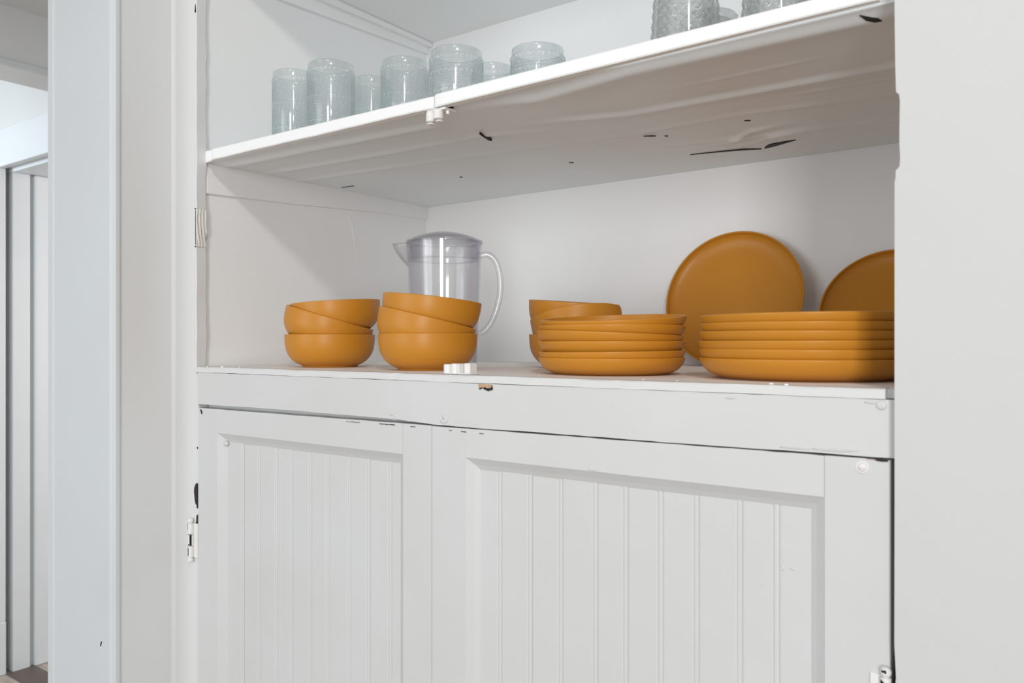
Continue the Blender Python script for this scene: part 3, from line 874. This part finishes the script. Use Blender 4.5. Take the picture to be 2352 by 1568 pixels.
def standing(me, Rr, h, foot, x, lean, label, yaw=0.0):
    a = R(lean)
    ax = Vector((math.sin(yaw) * math.cos(a), -math.cos(yaw) * math.cos(a), math.sin(a)))   # rim faces the room
    up = Vector((-math.sin(yaw) * math.sin(a), math.cos(yaw) * math.sin(a), math.cos(a)))
    # rim bottom point on the shelf, rim top back against the wall
    reach = max(Rr * math.sin(a), h * math.cos(a) + foot * math.sin(a))
    rim = Vector((x, YB - 0.001 - reach, ZS + Rr * math.cos(a) + .0004))
    return place('standing_plate', me, rim - ax * h, label, 'plate', 'plates leaning on the back panel', ax)
big2 = plate_mesh('standing_dinner_plate', 0.1245, 0.023, 0.093)
standing(big2, .1245, .023, .093, -0.509, 14.5, 'large round mustard plate standing upright against the back panel')
standing(plate_mesh('standing_mid_plate', 0.108, 0.0225, 0.081), .108, .0225, .081, -0.250, 27.0, 'smaller mustard plate leaning on the back panel behind the large stack')

# ------------------------------------------------------------------ clear jug
jx, jy = -0.8994, 0.2416
jug = empty('water_jug', (jx, jy, ZS))
tag(jug, 'clear plastic water jug with lid behind the middle bowls', 'jug')
J = Vector((jx, jy, ZS))
jp = [(0.0001, 0.002), (0.050, 0.002), (0.0540, 0.0), (0.0562, 0.003), (0.0570, 0.02), (0.0588, 0.07), (0.0612, 0.13), (0.0640, 0.200), (0.0648, 0.213), (0.0640, 0.2145), (0.0622, 0.2135), (0.0612, 0.200), (0.0585, 0.13), (0.0562, 0.07), (0.0545, 0.012), (0.052, 0.006), (0.0001, 0.006)]
me = lathe_mesh('jug_body', smooth_prof(jp, 3), 96)
me.transform(Matrix.Translation(J))
body = finish('body', me, PLASTIC, jug, True)
lp = [(0.0001, 0.2312), (0.018, 0.2310), (0.024, 0.2300), (0.040, 0.2264), (0.055, 0.2212), (0.0640, 0.2172), (0.0660, 0.2160), (0.0662, 0.2125), (0.0655, 0.2115), (0.0652, 0.2142), (0.061, 0.2148), (0.0600, 0.2120), (0.0592, 0.1860), (0.0570, 0.1860), (0.0578, 0.2140), (0.052, 0.2190), (0.040, 0.2235), (0.024, 0.2272), (0.0001, 0.2284)]
me = lathe_mesh('jug_lid', smooth_prof(lp, 3), 96)
me.transform(Matrix.Translation(J))
finish('lid', me, PLASTIC, jug, True)
hd = []
for x, z in ((.0600, .1895), (.070, .1930), (.080, .1905), (.0890, .1800), (.0945, .1620), (.0965, .1400), (.0945, .1180), (.0885, .0950), (.0790, .0740), (.0680, .0610), (.0585, .0560)):
    hd.append((x, z))
hd = smooth_prof(hd, 4)
tube('handle', [J + CR * a + Vector((0, 0, b)) - CF * 0.006 for a, b in hd], .0052, PLASTIC, jug, 16)
# spout: half-round lip on the other side
bm = bmesh.new()
rows = []
for i in range(9):
    t = i / 8
    z = 0.212 - .040 * t
    outx = 0.0905 - .0275 * (t ** 1.5)
    half = 0.018 * (1 - t) ** .6 + .002
    row = []
    for j in range(13):
        u = -1 + 2 * j / 12
        ln = 0.0615 + (outx - .0615) * (1 - abs(u) ** 2.2)
        row.append(bm.verts.new(J - CR * ln + CF * (half * u) + Vector((0, 0, z))))
    rows.append(row)
for a, b in zip(rows[:-1], rows[1:]):
    for i in range(12):
        bm.faces.new((a[i], a[i + 1], b[i + 1], b[i]))
bmesh.ops.recalc_face_normals(bm, faces=bm.faces)
bmesh.ops.solidify(bm, geom=list(bm.faces), thickness=.0018)
from_bm('spout', bm, PLASTIC, jug, True)

# ------------------------------------------------------------------ beaded tumblers
def tumbler_mesh(name, Rr, H, nb, big_rows):
    pitch = 2 * math.pi * Rr / nb
    n = nb * 6
    zb, zt = 0.004, H - 0.011
    nr = int((zt - zb) / pitch)
    dz = (zt - zb) / nr
    zs = np.linspace(zb, zt, nr * 6 + 1)
    prof = [(0.0001, 0.0), (Rr * .6, 0.0), (Rr * .88, 0.0002), (Rr * .965, .0015), (Rr, .0035)]
    no = len(prof)
    prof += [(Rr, z) for z in zs] + [(Rr, zt + .0015), (Rr, H - .002), (Rr - .0004, H - .0006), (Rr - .0013, H), (Rr - .0021, H - .0006), (Rr - .0024, H - .003)]
    prof += [(Rr - .0026, H * .6), (Rr - .0030, .012), (Rr - .006, .0085), (Rr * .6, .008), (0.0001, .008)]
    big = []
    for f in big_rows:
        k = int(round(nr * f)); big.append(k)
    def disp(rr, zz, th):
        rr = rr.copy()
        m = len(zs)
        z = zz[no:no + m]
        row = np.clip(((z - zb) / dz), 0, nr - 1e-6)
        ri = np.floor(row); fz = (row - ri - .5) * 2
        ph = np.mod(ri, 2) * .5
        fa = (np.mod(th / (2 * np.pi) * nb + ph, 1) - .5) * 2
        d = np.sqrt(np.clip(1 - np.minimum(1, (fa ** 2 + fz ** 2) / .81), 0, 1)) * pitch * .5
        # rows of larger beads
        for k in big:
            zc = zb + (k + 1.0) * dz
            hb = dz * 1.0
            nbb = nb // 2
            fb = (np.mod(th / (2 * np.pi) * nbb, 1) - .5) * 2
            fzz = (z - zc) / hb
            dd = np.sqrt(np.clip(1 - np.minimum(1, (fb ** 2 + fzz ** 2) / .85), 0, 1)) * pitch * .62
            inside = np.abs(fzz) <= 1
            d = np.where(inside, dd, d)
        rr[no:no + m] += d
        return rr, zz
    me = lathe_mesh(name, prof, n, disp)
    me.materials.append(GLASS)
    return me
SHT = ZU + 0.016 + .0012
tall_w = tumbler_mesh('tall_tumbler', .0405, .154, 62, (.06, .30, .62, .93))
tall_n = tumbler_mesh('slim_tumbler', .0362, .154, 56, (.06, .30, .62, .93))
short_w = tumbler_mesh('short_tumbler', .0405, .112, 62, (.08, .40, .70, .92))
T = [(tall_n, -1.179, .143, 'slim beaded glass tumbler at the far left of the upper shelf'),
     (tall_w, -1.0895, .154, 'wide tall beaded glass tumbler second from the left'),
     (tall_n, -1.090, .253, 'beaded glass tumbler set back third from the left'),
     (tall_w, -.973, .2204, 'wide tall beaded glass tumbler fourth from the left, left of the back corner'),
     (short_w, -.7935, .147, 'broad beaded glass tumbler standing directly above the shelf catch'),
     (tall_n, -.864, .3317, 'small-looking beaded glass tumbler set back between two broad ones'),
     (short_w, -.6855, .2124, 'rightmost beaded glass tumbler, alone before the bare back panel')]
for i, (me, x, y, lab) in enumerate(T):
    place('beaded_tumbler', me, (x, y, SHT), lab, 'glass', 'beaded glass tumblers', None, i * .37)

# diamond-cut glasses, mouth down
def cut_mesh(name, R0, R1, H):
    n = 240
    zs = np.linspace(.022, H - .004, 120)
    prof = [(R0 - .0035, .0006), (R0 - .0018, 0.0), (R0 - .0004, .0010), (R0, .003)]
    for z in (.0075, .0085, .0095, .0105, .017, .018, .019, .020):
        rr = R0 - (R0 - R1) * z / H
        prof.append((rr + (-.0007 if z in (.0085, .0095, .018, .019) else .0004), z))
    no = len(prof)
    prof += [(R0 - (R0 - R1) * (z / H) ** 1.0, z) for z in zs]
    prof += [(R1 - .001, H - .001), (R1 - .004, H), (0.0001, H - .001)]
    ins = [(0.0001, H - .010), (R1 - .006, H - .010), (R1 - .004, H - .014)] + [(R0 - .0042 - (R0 - R1) * z / H, z) for z in (H * .7, H * .4, .02, .004)]
    prof += ins + [prof[0]]
    def disp(rr, zz, th):
        rr = rr.copy(); m = len(zs)
        z = zz[no:no + m]
        u = th / (2 * np.pi) * 18
        v = (z - .022) / .0125
        a = np.abs(np.mod(u + v, 1) - .5) * 2
        b = np.abs(np.mod(u - v, 1) - .5) * 2
        rr[no:no + m] += .0026 * (1 - np.maximum(a, b)) * 1.2 - .0006
        return rr, zz
    me = lathe_mesh(name, prof, n, disp)
    me.materials.append(CUTGLASS)
    return me
cut_me = cut_mesh('cut_glass', .0405, .0325, .125)
cut_s = cut_mesh('cut_glass_short', .0400, .0370, .100)
place('cut_glass_tumbler', cut_me, (-.385, .080, SHT + .003), 'diamond-cut clear glass at the top edge, left of the pair on the upper shelf', 'glass', 'diamond-cut glasses')
place('cut_glass_tumbler', cut_me, (-.2876, .112, SHT + .003), 'diamond-cut clear glass nearest the right end of the upper shelf', 'glass', 'diamond-cut glasses')
place('cut_glass_tumbler', cut_s, (-.415, .225, SHT + .003), 'shorter diamond-cut glass peeking out behind the left cut glass', 'glass', 'diamond-cut glasses')
